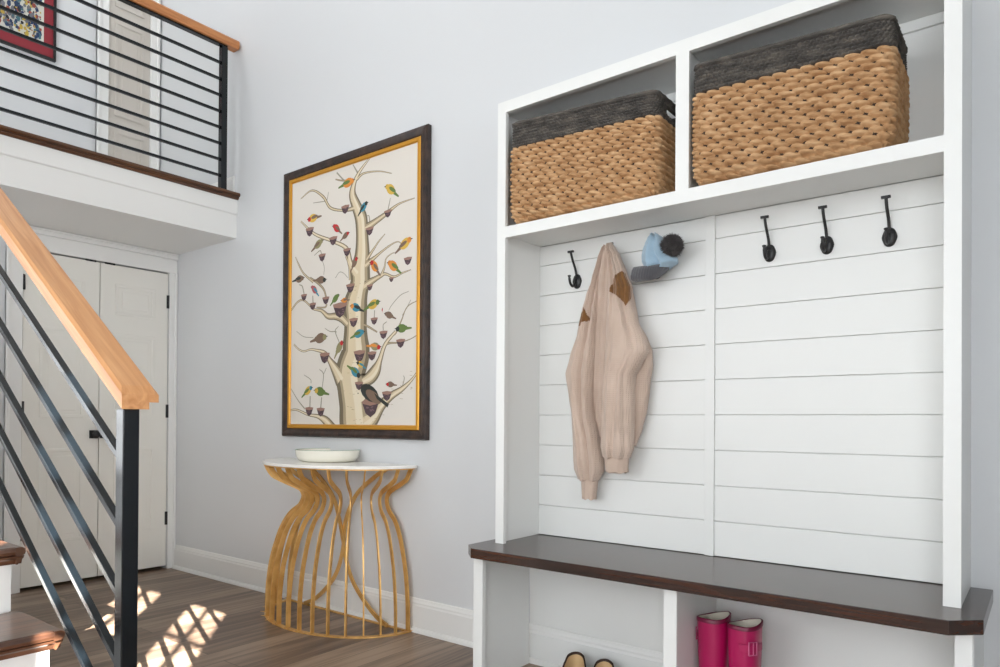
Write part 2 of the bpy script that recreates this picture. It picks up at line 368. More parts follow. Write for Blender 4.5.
# ---- landing railing
br = empty('landing_railing', (-4.02, -.09, 2.447)); T(br, 'black steel landing railing with level bars and an oak top rail', 'railing')
MB().box(-4.04, -4.002, -.118, -.080, 2.447, 3.33).build('post', STEEL, br, bevel=.002)
MB().box(-4.04, -4.002, -1.58, -1.542, 2.447, 3.33).build('post', STEEL, br, bevel=.002)
for z in (2.531, 2.630, 2.729, 2.828, 2.927, 3.027, 3.127, 3.228):
    MB().box(-4.0275, -4.0145, -1.542, -.1185, z-.0075, z+.0075).build('level_bar', STEEL, br)
MB().box(-4.036, -4.006, -1.58, -.08, 3.331, 3.343).build('top_channel', STEEL, br)
MB().prism([(-4.05, 3.3435), (-3.992, 3.3435), (-3.984, 3.357), (-3.984, 3.385), (-3.992, 3.396), (-4.05, 3.396), (-4.058, 3.385), (-4.058, 3.357)], lambda p, q, t: (p, t, q), -1.6, -.012).build('top_rail', OAKY, br)

# ---- red matted picture on the landing
pc = empty('framed_print', (-5.024, -1.25, 3.31)); T(pc, 'framed colourful print with a wide red mat hanging on the landing wall', 'picture')
X = -5.025; ya, yb, za, zb = -1.75, -.677, 3.31, 4.05
MB().box(X, X+.022, ya, yb, za, za+.014).box(X, X+.022, ya, yb, zb-.014, zb).box(X, X+.022, ya, ya+.014, za+.014, zb-.014).box(X, X+.022, yb-.014, yb, za+.014, zb-.014).build('frame', BLACK, pc)
MB().box(X, X+.010, ya+.014, yb-.014, za+.014, zb-.014).build('red_mat', mat('red_mat', srgb(136, 34, 46), .6), pc)
m = MB(); rnd = random.Random(3)
y0, y1, z0, z1 = ya+.08, yb-.068, za+.086, zb-.09
m.box(X+.0102, X+.012, y0, y1, z0, z1)
for i in range(2600):
    m.mat(rnd.choice([1, 1, 2, 3, 4, 5, 5, 0, 6])); cy, cz = rnd.uniform(y0+.02, y1-.02), rnd.uniform(z0+.02, z1-.02); r = rnd.uniform(.005, .015); k = rnd.uniform(.7, 2.2)
    a0 = rnd.uniform(0, 6); nn = 6; d = X+.0121+i*2e-6
    m.add([(d, cy+r*math.cos(a0+2*PI*j/nn)*rnd.uniform(.6, 1), cz+k*r*math.sin(a0+2*PI*j/nn)*rnd.uniform(.6, 1)) if True else 0 for j in range(nn)], [tuple(range(nn))])
m.build('print', [flat('print_white', 206, 206, 196), flat('print_navy', 40, 60, 96), flat('print_teal', 70, 110, 120), flat('print_yellow', 190, 164, 72), flat('print_rust', 150, 74, 60), flat('print_gray', 110, 112, 120), flat('print_black', 40, 40, 46)], pc, fix=False)

# ================================================================ hall tree
ht = empty('hall_tree', (-.93, -.2, 0)); T(ht, 'white built-in hall tree with cubbies, panelled back and dark wood bench', 'hall tree')
YF, YB = -.307, -.022
XL, XR = -1.684, -.178
MB().box(-1.691, XL, YF+.0185, -.001, .5485, 2.265).build('side_panel', WHITE, ht)
MB().box(XR, -.170, YF+.0185, -.001, .5485, 2.265).build('side_panel', WHITE, ht)
MB().box(-1.691, -1.652, YF, YF+.018, .5485, 2.265).box(-.209, -.169, YF, YF+.018, .5485, 2.265).box(-1.652, -.209, YF, YF+.018, 2.222, 2.265).box(-1.652, -.209, YF, YF+.018, 1.734, 1.777).box(-.953, -.908, YF, YF+.018, 1.777, 2.222).build('face_frame', WHITE, ht)
MB().box(XL+.0003, XR-.0003, YF+.0183, -.001, 2.240, 2.258).build('top_board', WHITE, ht)
MB().box(XL+.0003, XR-.0003, YF+.0183, YB, 1.760, 1.777).build('shelf', WHITE, ht)
MB().box(-.941, -.921, YF+.0183, YB, 1.7775, 2.2395).build('cubby_divider', WHITE, ht)
m = MB()
zz = [.549, .673]+[.673+.1255*k for k in range(1, 9)]+[1.7595]
for za, zb in zip(zz, zz[1:]):
    g = .0009; c = .0015
    m.prism([(-.002, za+g), (YB+c, za+g), (YB, za+g+c), (YB, zb-g-c), (YB+c, zb-g), (-.002, zb-g)], lambda p, q, t: (t, p, q), XL+.0003, XR-.0003)
m.build('shiplap_back', WHITE, ht)
MB().box(XL+.0003, XR-.0003, YB, -.001, 1.7775, 2.2395).box(XL+.0003, XR-.0003, -.012, -.001, .549, 1.7595).build('back_board', WHITE, ht)
MB().box(-.961, -.926, -.030, YB-.0002, .549, 1.7595).build('batten', WHITE, ht, bevel=.001)
MB().box(XL+.0005, -.9415, -.034, YB-.0002, 2.208, 2.2395).build('cleat', WHITE, ht, bevel=.001)
MB().box(-.9205, XR-.0005, -.034, YB-.0002, 2.208, 2.2395).build('cleat', WHITE, ht, bevel=.001)
for x0, x1, p0, p1 in ((-1.722, -1.679, -1.738, -1.722), (-.944, -.901, -.932, -.913), (-.175, -.138, -.152, -.136)):
    MB().box(x0, x1, -.40, -.382, 0, .511).box(p0, p1, -.3818, -.034, 0, .511).build('bench_support', WHITE, ht)
MB().box(-1.737, -.137, -.006, -.0005, .1605, .511).box(-1.737, -.137, -.0175, -.0155, .002, .1255).build('cubby_back', WHITE, ht)
poly = [(-1.75, -.0005), (-1.75, -.400), (-1.69, -.457), (-.182, -.457), (-.116, -.398), (-.116, -.0005)]
MB().prism(poly, lambda p, q, t: (p, q, t), .5115, .548).build('bench_top', BENCHW, ht, bevel=.002)

def coat_hook(x, z=1.60, tilt=0.0):
    y = YB
    o = MB().tube([tuple(v) for v in spline([(x, y-.006, z+.02), (x, y-.016, z+.048), (x-.002, y-.034, z+.082), (x-.003, y-.046, z+.112)], 6)], [.0048]*18+[.0040], 10)
    o.box(x-.016, x+.010, y-.051, y-.041, z+.109, z+.117)
    h = o.build('coat_hook', BLACK, ht, smooth=False, bevel=.0008)
    m = MB()
    R = []
    for j in range(9):
        t = j/8; th = PI/2*t
        R.append([(x+.021*math.cos(th)*math.cos(2*PI*i/28)*(1+.04*math.cos(6*2*PI*i/28)), y-.0004-.011*math.sin(th), z+.030*math.cos(th)*math.sin(2*PI*i/28)) for i in range(28)])
    R[-1] = [(x+.001*math.cos(2*PI*i/28), y-.0115, z+.001*math.sin(2*PI*i/28)) for i in range(28)]
    m.rings(R).build('backplate', BLACK, h, smooth=True)
    MB().tube([tuple(v) for v in spline([(x, y-.009, z+.008), (x, y-.018, z-.012), (x, y-.035, z-.024), (x, y-.052, z-.016), (x, y-.060, z+.006), (x, y-.060, z+.016)], 5)], [.0052]*20+[.004, .0042, .0056, .0068, .0068, .004], 10).build('lower_prong', BLACK, h, smooth=True)
    return h
for x, z in ((-1.500, 1.592), (-1.322, 1.597), (-1.150, 1.590), (-.738, 1.598), (-.557, 1.598), (-.378, 1.596)): coat_hook(x, z)

# ================================================================ woven baskets
def weave_mat(name, c0, c1, c2):
    m = bpy.data.materials.new(name); m.use_nodes = True; nt = m.node_tree; N = nt.nodes; L = nt.links
    b = N['Principled BSDF']; b.inputs['Roughness'].default_value = .7; b.inputs['Specular IOR Level'].default_value = .3
    tc = N.new('ShaderNodeTexCoord'); n = N.new('ShaderNodeTexNoise'); n.inputs['Scale'].default_value = 26; n.inputs['Detail'].default_value = 3
    mp = N.new('ShaderNodeMapping'); mp.inputs['Scale'].default_value = (.6, .6, 2); L.new(tc.outputs['Object'], mp.inputs[0]); L.new(mp.outputs[0], n.inputs['Vector'])
    r = N.new('ShaderNodeValToRGB'); e = r.color_ramp.elements; e[0].position = .3; e[0].color = c0; e[1].position = .7; e[1].color = c2; k = e.new(.5); k.color = c1
    L.new(n.outputs['Fac'], r.inputs[0]); L.new(r.outputs[0], b.inputs['Base Color'])
    n2 = N.new('ShaderNodeTexNoise'); n2.inputs['Scale'].default_value = 350; mp2 = N.new('ShaderNodeMapping'); mp2.inputs['Scale'].default_value = (.25, .25, 1)
    L.new(tc.outputs['Object'], mp2.inputs[0]); L.new(mp2.outputs[0], n2.inputs['Vector'])
    bp = N.new('ShaderNodeBump'); bp.inputs['Strength'].default_value = .5; bp.inputs['Distance'].default_value = .003
    L.new(n2.outputs['Fac'], bp.inputs['Height']); L.new(bp.outputs[0], b.inputs['Normal'])
    return m
HYA = weave_mat('water_hyacinth', srgb(156, 116, 78), srgb(182, 143, 102), srgb(202, 166, 126))
GRY = weave_mat('dark_seagrass', srgb(60, 57, 54), srgb(78, 74, 70), srgb(104, 98, 90))
INN = mat('basket_lining', srgb(50, 38, 28), .8)  # inner shell colour darkened to put shade into the weave gaps
def basket(name, x0, x1, y0, y1, z0, H, hb, tilt, label, lobes, rows, seed):
    e = empty(name, ((x0+x1)/2, (y0+y1)/2, z0)); T(e, label, 'basket', 'woven storage baskets in the top cubbies')
    cx, cy = (x0+x1)/2, (y0+y1)/2; hx, hy = (x1-x0)/2, (y1-y0)/2; rc = .035
    segs = [(2*(hx-rc), 0), (PI/2*rc, 1)]*1
    Lx, Ly, La = 2*(hx-rc), 2*(hy-rc), PI/2*rc; Pm = 2*Lx+2*Ly+4*La
    def per(s, ins):       # point and normal on the rounded rectangle, starting front-left, going +x
        s %= Pm; r = rc
        parts = [('l', Lx, (-hx+rc, -hy), (1, 0), (0, -1)), ('a', La, (hx-rc, -hy+rc), -PI/2), ('l', Ly, (hx, -hy+rc), (0, 1), (1, 0)), ('a', La, (hx-rc, hy-rc), 0),
                 ('l', Lx, (hx-rc, hy), (-1, 0), (0, 1)), ('a', La, (-hx+rc, hy-rc), PI/2), ('l', Ly, (-hx, hy-rc), (0, -1), (-1, 0)), ('a', La, (-hx+rc, -hy+rc), PI)]
        for p in parts:
            if s <= p[1] or p is parts[-1]:
                if p[0] == 'l': x, y, nx, ny = p[2][0]+p[3][0]*s, p[2][1]+p[3][1]*s, p[4][0], p[4][1]
                else:
                    a = p[3]+s/r; nx, ny = math.cos(a), math.sin(a); x, y = p[2][0]+r*nx, p[2][1]+r*ny
                return x-nx*ins, y-ny*ins, nx, ny
            s -= p[1]
    zt = lambda x, v: v+tilt*(x-cx)/(2*hx)*max(0, (v-.5*hb)/(H-.5*hb))
    def skin(zlo, zhi, nv, nu, fn, ins0, name, mt, hole=None):
        R = []
        for j in range(nv+1):
            v = zlo+(zhi-zlo)*j/nv; ring = []
            ri = .045; curve = ri-math.sqrt(max(0, ri*ri-(ri-min(v, ri))**2)) if v < ri else 0
            bulge = .004*math.sin(PI*min(1, v/H))
            for i in range(nu):
                s = Pm*i/nu; x, y, nx, ny = per(s, ins0+curve-bulge); d = fn(s, v)
                ring.append((cx+x+nx*d, cy+y+ny*d, z0+zt(cx+x, v)))
            R.append(ring)
        vs = [p for r in R for p in r]; fs = []
        for j in range(nv):
            for i in range(nu):
                if hole:
                    s = Pm*(i+.5)/nu; v = zlo+(zhi-zlo)*(j+.5)/nv
                    if hole(s, v): continue
                fs.append((j*nu+i, j*nu+(i+1) % nu, (j+1)*nu+(i+1) % nu, (j+1)*nu+i))
        return MB().add(vs, fs).build(name, mt, e, smooth=True, fix=False)
    rh = hb/rows
    nl = round(Pm/lobes)
    def braid(s, v):
        k = v/rh; row = math.floor(k); fr = k-row
        ph = noise.noise(Vector((row*3.1+seed, s*2.2, 0)))*.8
        a = s/Pm*nl+row*.5+(fr-.5)*.7+ph*.35
        du = (a-math.floor(a)-.5)*2; dv = (fr-.5)*2
        n_ = noise.noise(Vector((s*28, v*45, seed)))
        sz = .92+.16*noise.noise(Vector((math.floor(a)*1.7, row*2.3, seed)))
        return -.0115+.0185*min(1, 1.15*math.sqrt(max(0, sz-.85*du*du-.9*dv*dv*(1-.25*abs(du)))))+.0010*n_
    skin(.001, hb, rows*9, nl*11, braid, .006, 'woven_body', HYA)
    rd = .0105; sp = .0170; nd = round(Pm/sp)
    def fine(s, v):
        k = (v-hb)/rd; row = math.floor(k); fr = k-row; a = s/Pm*nd+row*.5
        dec = .0
        return -.010+.013*(math.sin(PI*fr)**.5)*(.2+.8*abs(math.sin(PI*a))**.6)
    nrow = max(3, round((H-hb)/rd))
    mid_r = Lx+La+Ly/2; mid_l = Lx*2+Ly+3*La+Ly/2
    hole = lambda s, v: (abs(s-mid_r) < .05 or abs(s-mid_l) < .05) and H-.060 < v < H-.026
    skin(hb, H, nrow*6, nd*6, fine, .006, 'dark_band', GRY, hole)
    skin(.012, H, 12, 200, lambda s, v: 0, .016, 'lining', INN, hole)  # dark shell shows between the strands as shade
    # bottom plate
    MB().prism([(cx+per(Pm*i/60, .045)[0], cy+per(Pm*i/60, .045)[1]) for i in range(60)], lambda p, q, t: (p, q, t), z0+.0008, z0+.008).build('base', INN, e)
    # rolled rim and the handle rims
    pts = []
    nr = 260
    for i in range(nr):
        x, y, nx, ny = per(Pm*i/nr, .009); pts.append((cx+x, cy+y, z0+zt(cx+x, H)))
    m = MB(); R = []
    for i in range(nr):
        x, y, nx, ny = per(Pm*i/nr, .009); tw = i*.9
        R.append([(cx+x+nx*(.009+.0015*math.cos(3*a+tw))*math.cos(a), cy+y+ny*(.009+.0015*math.cos(3*a+tw))*math.cos(a), z0+zt(cx+x, H)+.007*math.sin(a)) for a in [2*PI*k/10 for k in range(10)]])
    R.append(R[0]); m.rings(R, cap=False).build('rim', GRY, e, smooth=True)
    for mid in (mid_r, mid_l):
        loop = []
        for a in range(24):
            t = 2*PI*a/24; ds = .054*max(-1, min(1, 1.25*math.cos(t))); dv = .020*max(-1, min(1, 1.25*math.sin(t)))
            x, y, nx, ny = per(mid+ds, .010); loop.append((cx+x, cy+y, z0+zt(cx+x, H-.043+dv)))
        MB().tube(loop+[loop[0]], .006, 8).build('handle_hole_rim', GRY, e, smooth=True)
    return e
basket('woven_basket', -1.630, -1.012, -.322, -.045, 1.7782, .364, .280, -.040,
       'longer tan woven basket with charcoal woven rim in the left cubby', .040, 14, 1.3)
basket('woven_basket', -.898, -.322, -.322, -.045, 1.7782, .368, .285, -.030,
       'tan woven basket with charcoal woven rim in the right cubby, beside the right panel', .040, 14, 7.7)

# ================================================================ hanging knit jacket
def knit_mat(name, c, c2, scale, rough=.9):
    m = mat(name, c, rough, noise_s=8, noise_a=.05, c2=c2, sheen=.3)
    nt = m.node_tree; N = nt.nodes; L = nt.links
    tc = N.new('ShaderNodeTexCoord'); wv = N.new('ShaderNodeTexWave'); wv.bands_direction = 'X'; wv.inputs['Scale'].default_value = scale; wv.inputs['Distortion'].default_value = .6
    L.new(tc.outputs['Object'], wv.inputs['Vector'])
    w2 = N.new('ShaderNodeTexWave'); w2.bands_direction = 'Z'; w2.inputs['Scale'].default_value = scale*.8; L.new(tc.outputs['Object'], w2.inputs['Vector'])
    ad = N.new('ShaderNodeMath'); ad.operation = 'ADD'; L.new(wv.outputs['Fac'], ad.inputs[0]); L.new(w2.outputs['Fac'], ad.inputs[1])
    bp = N.new('ShaderNodeBump'); bp.inputs['Strength'].default_value = .35; bp.inputs['Distance'].default_value = .002
    L.new(ad.outputs[0], bp.inputs['Height']); L.new(bp.outputs[0], N['Principled BSDF'].inputs['Normal'])
    return m
KNIT = knit_mat('beige_knit', srgb(188, 166, 150), srgb(200, 179, 164), 55)
SUEDE = mat('brown_suede', srgb(118, 78, 34), .85, noise_s=60, noise_a=.15, bump=.2, bump_s=200, sheen=.4)
CAMP = Vector((0, -2.458, 1.02))
def onY(px, py, Y):     # photograph measurement -> point on the plane y = Y (used for measuring only)
    d = r3*((px-500)/F)-u3*((py-417.63)/F)+f2; t = (Y-CAMP.y)/d.y; p = CAMP+d*t; return p.x, p.z
def drape(name, rows, Y, D, folds, parent, mt, nz=90, nu=56, capround=True, label=None):
    """rows: (z, xl, xr, y, depth) from the top down; folds: list of (u_at_top, u_at_bottom, amplitude, width)"""
    tab = sorted(rows); R = []
    z0, z1 = tab[0][0], tab[-1][0]
    for j in range(nz+1):
        z = z1+(z0-z1)*j/nz; t = j/nz
        xl, xr, y, d = interp(tab, z); xc, hw = (xl+xr)/2, (xr-xl)/2; ring = []
        endk = min(1, (j+.0)/2.5) if capround else 1; endk = max(.55, endk)
        for k in range(nu):
            a = 2*PI*k/nu; c, s_ = math.cos(a), math.sin(a)
            u = math.copysign(abs(c)**.8, c); yy = d*math.copysign(abs(s_)**.75, s_)
            fy = 0
            for (ua, ub, am, wd_) in folds:
                uf = ua+(ub-ua)*t; fy += am*math.exp(-((u-uf)/wd_)**2)
            n_ = noise.noise(Vector((xc*9+u*1.3, z*7, Y*10)))*.004+noise.noise(Vector((u*3, z*22, 2)))*.0018
            front = max(0, s_)
            ring.append((xc+hw*u*(1+.012*math.sin(z*60+k)), y-yy*endk-(fy+n_)*front, z+.003*math.sin(u*7+z*9)))
        R.append(ring)
    o = MB().rings(R).build(name, mt, parent, smooth=True, label=label)
    return o, R
def rowsY(L_, Y):     # (py, xl, xr, y, depth)
    out = []
    for py, a, b, y, d in L_:
        xa, za = onY(a, py, y); xb, zb = onY(b, py, y); out.append(((za+zb)/2, xa, xb, y, d))
    return out
jk = empty('knit_jacket', (-1.33, -.07, 1.70)); T(jk, 'beige knit jacket with brown suede patches hanging on the second hook', 'jacket')
A = [(246, 604, 609, -.075, .016), (261, 600, 606, -.070, .026), (280, 594, 603, -.066, .030), (297, 587.5, 601, -.064, .032), (311, 583.5, 599.5, -.064, .034), (335, 579, 597.2, -.066, .036), (355, 572, 596, -.068, .038), (373, 567.5, 594.5, -.070, .042), (394, 571, 593.5, -.074, .044), (415, 574, 594.5, -.077, .045), (440, 575, 600, -.078, .043), (459, 575, 603, -.078, .040), (470, 575.5, 603, -.078, .036), (480, 579, 599, -.078, .026)]
oA, RA = drape('left_sleeve', rowsY(A, -.07), -.07, 0, [(-.25, -.4, .012, .22), (.3, .2, -.016, .13), (.75, .7, .010, .15), (-.75, -.1, -.006, .12)], jk, KNIT, nz=240, nu=150)
drape('left_cuff', rowsY([(478, 579.5, 598.5, -.078, .024), (482, 582, 597.5, -.078, .022), (490, 582.5, 596.5, -.078, .021), (499, 583, 595.5, -.078, .020)], 0), -.07, 0, [], jk, knit_mat('rib_cuff', srgb(186, 163, 147), srgb(198, 177, 161), 90), nz=24)
Mi = [(247, 604, 612, -.086, .012), (262, 602, 612, -.086, .016), (280, 599, 613, -.084, .018), (292, 598, 612.5, -.076, .018), (310, 596, 612, -.062, .018), (340, 593, 610, -.058, .018), (380, 590.5, 607, -.058, .018), (415, 590.5, 605, -.060, .016), (437, 596, 603.5, -.064, .012)]
drape('zip_front', rowsY(Mi, -.09), -.09, 0, [(.2, .1, -.007, .2)], jk, KNIT)
Rr = [(243.5, 606.5, 612, -.094, .012), (249, 607, 615, -.097, .020), (256, 609, 619, -.10, .026), (275, 610.5, 626, -.104, .032), (290, 610, 631.5, -.106, .034), (302, 609, 631.5, -.108, .036), (323, 608, 637, -.110, .038), (340, 607.5, 645, -.112, .040), (352, 607, 648, -.114, .042), (362, 606.5, 642, -.114, .044), (376, 605.5, 634.5, -.114, .044), (394, 604.5, 633.5, -.114, .044), (430, 603, 633, -.112, .042), (448, 602, 632.5, -.110, .038), (458, 603.5, 629.5, -.108, .028)]
oR, RR = drape('right_sleeve', rowsY(Rr, -.11), -.11, 0, [(-.6, -.35, .009, .16), (.2, .5, .010, .25), (.85, -.1, -.008, .12), (-.2, -.9, -.008, .10), (.3, .75, -.007, .10)], jk, KNIT, nz=260, nu=170)
drape('right_cuff', rowsY([(456, 604, 629, -.108, .026), (461, 605.5, 628.3, -.108, .023), (466, 605.8, 628, -.108, .022), (472.5, 606.3, 627.8, -.108, .021)], 0), -.1, 0, [], jk, bpy.data.materials['rib_cuff'], nz=24)
Dd = [(262, 616, 622, -.062, .010), (285, 618, 630, -.062, .018), (300, 618, 634, -.062, .022), (323, 618, 638, -.062, .026), (340, 618, 647, -.062, .030), (352, 618, 652, -.064, .032), (365, 619, 652, -.064, .032), (385, 620, 649.5, -.064, .032), (407, 620, 647, -.064, .030), (430, 620, 641.5, -.064, .026), (446, 621, 636, -.064, .016)]
oD, RD = drape('back_panel', rowsY(Dd, -.06), -.06, 0, [(.3, .1, .006, .2)], jk, KNIT)
def patch(R, poly, name, parent, off=.0016):
    # offset copy of the cloth faces that lie inside a patch outline (x, z)
    P = poly
    def inside(x, z):
        c = False
        for i in range(len(P)):
            (xa, za), (xb, zb) = P[i], P[i-1]
            if (za > z) != (zb > z) and x < (xb-xa)*(z-za)/(zb-za)+xa: c = not c
        return c
    vs = []; fs = []; n = len(R[0])
    for j in range(len(R)-1):
        for k in range(n):
            q = [R[j][k], R[j][(k+1) % n], R[j+1][(k+1) % n], R[j+1][k]]
            cx = sum(p[0] for p in q)/4; cz = sum(p[2] for p in q)/4
            ymid = sum(p[1] for p in R[j])/n
            if sum(p[1] for p in q)/4 < ymid and inside(cx, cz):
                b = len(vs); vs += [(p[0], p[1]-off, p[2]) for p in q]; fs.append((b, b+1, b+2, b+3))
    m = MB().add(vs, fs); o = m.build(name, SUEDE, parent, smooth=True, fix=False, label='brown suede patch'); 
    return o
PP = [onY(x, y, -.135) for x, y in ((620.5, 270), (614, 279), (609.5, 292), (614, 293.5), (620, 297), (626, 306), (628, 300), (629, 289), (626, 277))]
patch(RR, PP, 'shoulder_patch', jk)
PL = [onY(x, y, -.10) for x, y in ((584.8, 307), (586.5, 314), (588.5, 320), (584, 322), (577, 327), (577, 316))]
patch(RA, PL, 'elbow_patch', jk)

# ================================================================ knit hat
BLUE = knit_mat('pale_blue_knit', srgb(150, 178, 198), srgb(170, 196, 214), 110)
GREYK = knit_mat('dark_grey_knit', srgb(78, 78, 82), srgb(100, 100, 104), 100)
FUR = mat('charcoal_fur', srgb(84, 80, 80), .8, noise_s=60, noise_a=.3)
hat = empty('knit_hat', (-1.17, -.07, 1.68)); T(hat, 'pale blue knit hat with dark grey cuff and pompom on a hook beside the jacket', 'hat')
HB = [(234, 651, 657, -.075, .014), (238, 648.5, 662, -.078, .026), (244, 646.5, 665, -.08, .036), (250, 644.5, 668, -.082, .044), (256, 643.5, 672, -.085, .048), (261, 643.5, 676.5, -.088, .048), (265, 645, 677, -.088, .042), (269, 648, 672, -.086, .030)]
drape('crown', rowsY(HB, -.08), -.08, 0, [(-.1, -.5, .012, .22), (.25, .1, -.014, .16), (.7, .55, .010, .22), (.1, .45, .012, .14)], hat, BLUE, nz=50, nu=64)
m = MB(); pts = []
for px, py, hh, y in ((632.5, 274, 5.6, -.07), (636, 274.5, 6.8, -.085), (643, 273.8, 6.8, -.112), (650, 273.0, 6.4, -.122), (657, 271, 5.6, -.118), (663, 268.6, 4.2, -.104), (668, 266, 2.2, -.09)):
    x, z = onY(px, py, y); pts.append((x, y, z, hh*.0042))
P = spline([p[:3] for p in pts], 8); H_ = spline([(p[3], 0, 0) for p in pts], 8); R = []
for i, p in enumerate(P):
    k = min(1, (min(i, len(P)-1-i)+1)/4)
    R.append([(p.x+.004*math.sin(2*a), p.y-.020*k*math.cos(a)+.003*max(0, -math.cos(a)*-1)*math.sin(i*2.1), p.z+H_[i].x*k*math.copysign(abs(math.sin(a))**.7, math.sin(a))) for a in [2*PI*q/24 for q in range(24)]])
m.rings(R).build('cuff', GREYK, hat, smooth=True)
cx_, cz_ = onY(672.7, 244.5, -.115); pcn = Vector((cx_-.003, -.115, cz_-.004)); m = MB(); rnd = random.Random(5)
m.ball(pcn, (.033, .033, .033), 20, 12)
for i in range(2600):
    d = Vector((rnd.gauss(0, 1), rnd.gauss(0, 1), rnd.gauss(0, 1))).normalized(); u = d.orthogonal().normalized(); v = d.cross(u); b = pcn+d*.030; l = rnd.uniform(.009, .0155)
    tip = pcn+d*(.030+l)+Vector((rnd.uniform(-1, 1), rnd.uniform(-1, 1), rnd.uniform(-1, 1)))*.004; r = .0016
    m.add([b+u*r, b-u*r*.5+v*r*.87, b-u*r*.5-v*r*.87, tip], [(0, 1, 3), (1, 2, 3), (2, 0, 3)])
m.build('pompom', FUR, hat, fix=False)

# ================================================================ rain boots
PINK = mat('magenta_rubber', srgb(172, 14, 84), .34, coat=.2, bump=.04, bump_s=14)
PINKD = mat('dark_magenta_trim', srgb(112, 10, 52), .4)
LIN = mat('cream_lining', srgb(216, 208, 194), .85, bump=.1, bump_s=80)
SOLE = mat('sole_rubber', srgb(60, 20, 40), .6)
def boot(cx, cy, rz, H, label, buckle, ac=0):
    e = empty('rain_boot', (cx, cy, 0)); T(e, label, 'boot', 'magenta rain boots under the bench')
    c, s_ = math.cos(rz), math.sin(rz)
    W = lambda x, y, z: (cx+c*x-s_*y, cy+s_*x+c*y, z)      # boot's own frame: toe towards -y
    def ring(z, hx, hyf, hyb, yc, n=48, wave=0, p=1.0):
        out = []
        for i in range(n):
            a = 2*PI*i/n; q = math.sin(a); hy = hyb if q > 0 else hyf
            out.append(W(hx*math.copysign(abs(math.cos(a))**p, math.cos(a)), yc+hy*math.copysign(abs(q)**p, q), z+wave*(math.cos(a)+.6*math.sin(2*a))))
        return out
    prof = [(.018, .040, .172, .044, 0), (.03, .043, .178, .046, 0), (.05, .043, .170, .046, 0), (.068, .041, .140, .044, 0), (.085, .038, .095, .043, 0), (.105, .037, .062, .044, .0), (.13, .038, .050, .046, 0), (.17, .041, .048, .050, 0), (.22, .045, .050, .054, 0), (.28, .048, .053, .057, 0), (H-.03, .050, .056, .058, 0), (H, .051, .057, .059, 0)]
    tab = spline([(p[0], p[1], p[2]) for p in prof], 3); tb = spline([(p[0], p[3], 0) for p in prof], 3)
    R = [ring(a.x, a.y, a.z, b.y, 0, wave=.007*max(0, (a.x-.28)/(H-.28)), p=.88) for a, b in zip(tab, tb)]
    MB().rings(R, cap=False).build('shaft', PINK, e, smooth=True, fix=False)
    Ri = [ring(z, .0475-k, .0535-k, .0555-k, 0, wave=.007*max(0, (z-.28)/(H-.28)), p=.88) for z, k in ((H, 0), (H-.04, .002), (H-.09, .006), (H-.13, .011))]
    MB().rings(Ri, cap=False).build('lining', LIN, e, smooth=True, fix=False)
    m = MB(); T0 = ring(H, .0525, .0585, .0605, 0, wave=.007, p=.88); Tm = ring(H+.002, .050, .056, .058, 0, wave=.007, p=.88); Ti = ring(H, .0465, .0525, .0545, 0, wave=.007, p=.88); Tl = ring(H-.012, .0523, .0583, .0603, 0, wave=.007, p=.88)
    m.rings([Tl, T0, Tm, Ti], cap=False).build('top_binding', PINKD, e, smooth=True, fix=False)
    MB().rings([ring(0, .043, .176, .048, 0), ring(.018, .044, .178, .049, 0), ring(.020, .042, .176, .047, 0)]).build('sole', SOLE, e)
    # strap and buckle at the outer side
    sx = 1 if buckle > 0 else -1
    st_ = []
    for i in range(11):
        a = ac-.8+1.6*i/10; st_.append((sx*.0515*math.copysign(abs(math.cos(a))**.88, math.cos(a)), .0575*math.copysign(abs(math.sin(a))**.88, math.sin(a))))
    m = MB()
    R = [[W(x*1.0, y, H-.075), W(x*1.045, y*1.045, H-.075), W(x*1.045, y*1.045, H-.052), W(x, y, H-.052)] for x, y in st_]
    m.rings(R); sp_ = m.build('strap', PINK, e, bevel=.001)
    m = MB(); xb = sx*.058
    for z, h in ((H-.088, .004), (H-.042, .004)): m.box(0, 1, 0, 1, 0, 1) if False else None
    def at(da, z):
        a = ac+da; return W(sx*.0515*1.07*math.copysign(abs(math.cos(a))**.88, math.cos(a)), .0575*1.07*math.copysign(abs(math.sin(a))**.88, math.sin(a)), z)
    q = [at(d, z) for d, z in ((-.25, H-.084), (.25, H-.084), (.25, H-.044), (-.25, H-.044))]
    m.tube(q+[q[0]], .0022, 6); m.tube([at(.02, H-.084), at(.02, H-.044)], .0018, 6)
    m.build('buckle', mat('pink_buckle', srgb(206, 110, 150), .3, metal=.2) if 'pink_buckle' not in bpy.data.materials else bpy.data.materials['pink_buckle'], sp_)
    return e
boot(-.857, -.205, .02, .388, 'magenta rain boot standing nearer the middle bench support', -1, .1)
boot(-.752, -.215, -.03, .386, 'magenta rain boot with its buckled strap showing, farther from the middle support', 1, -.75)

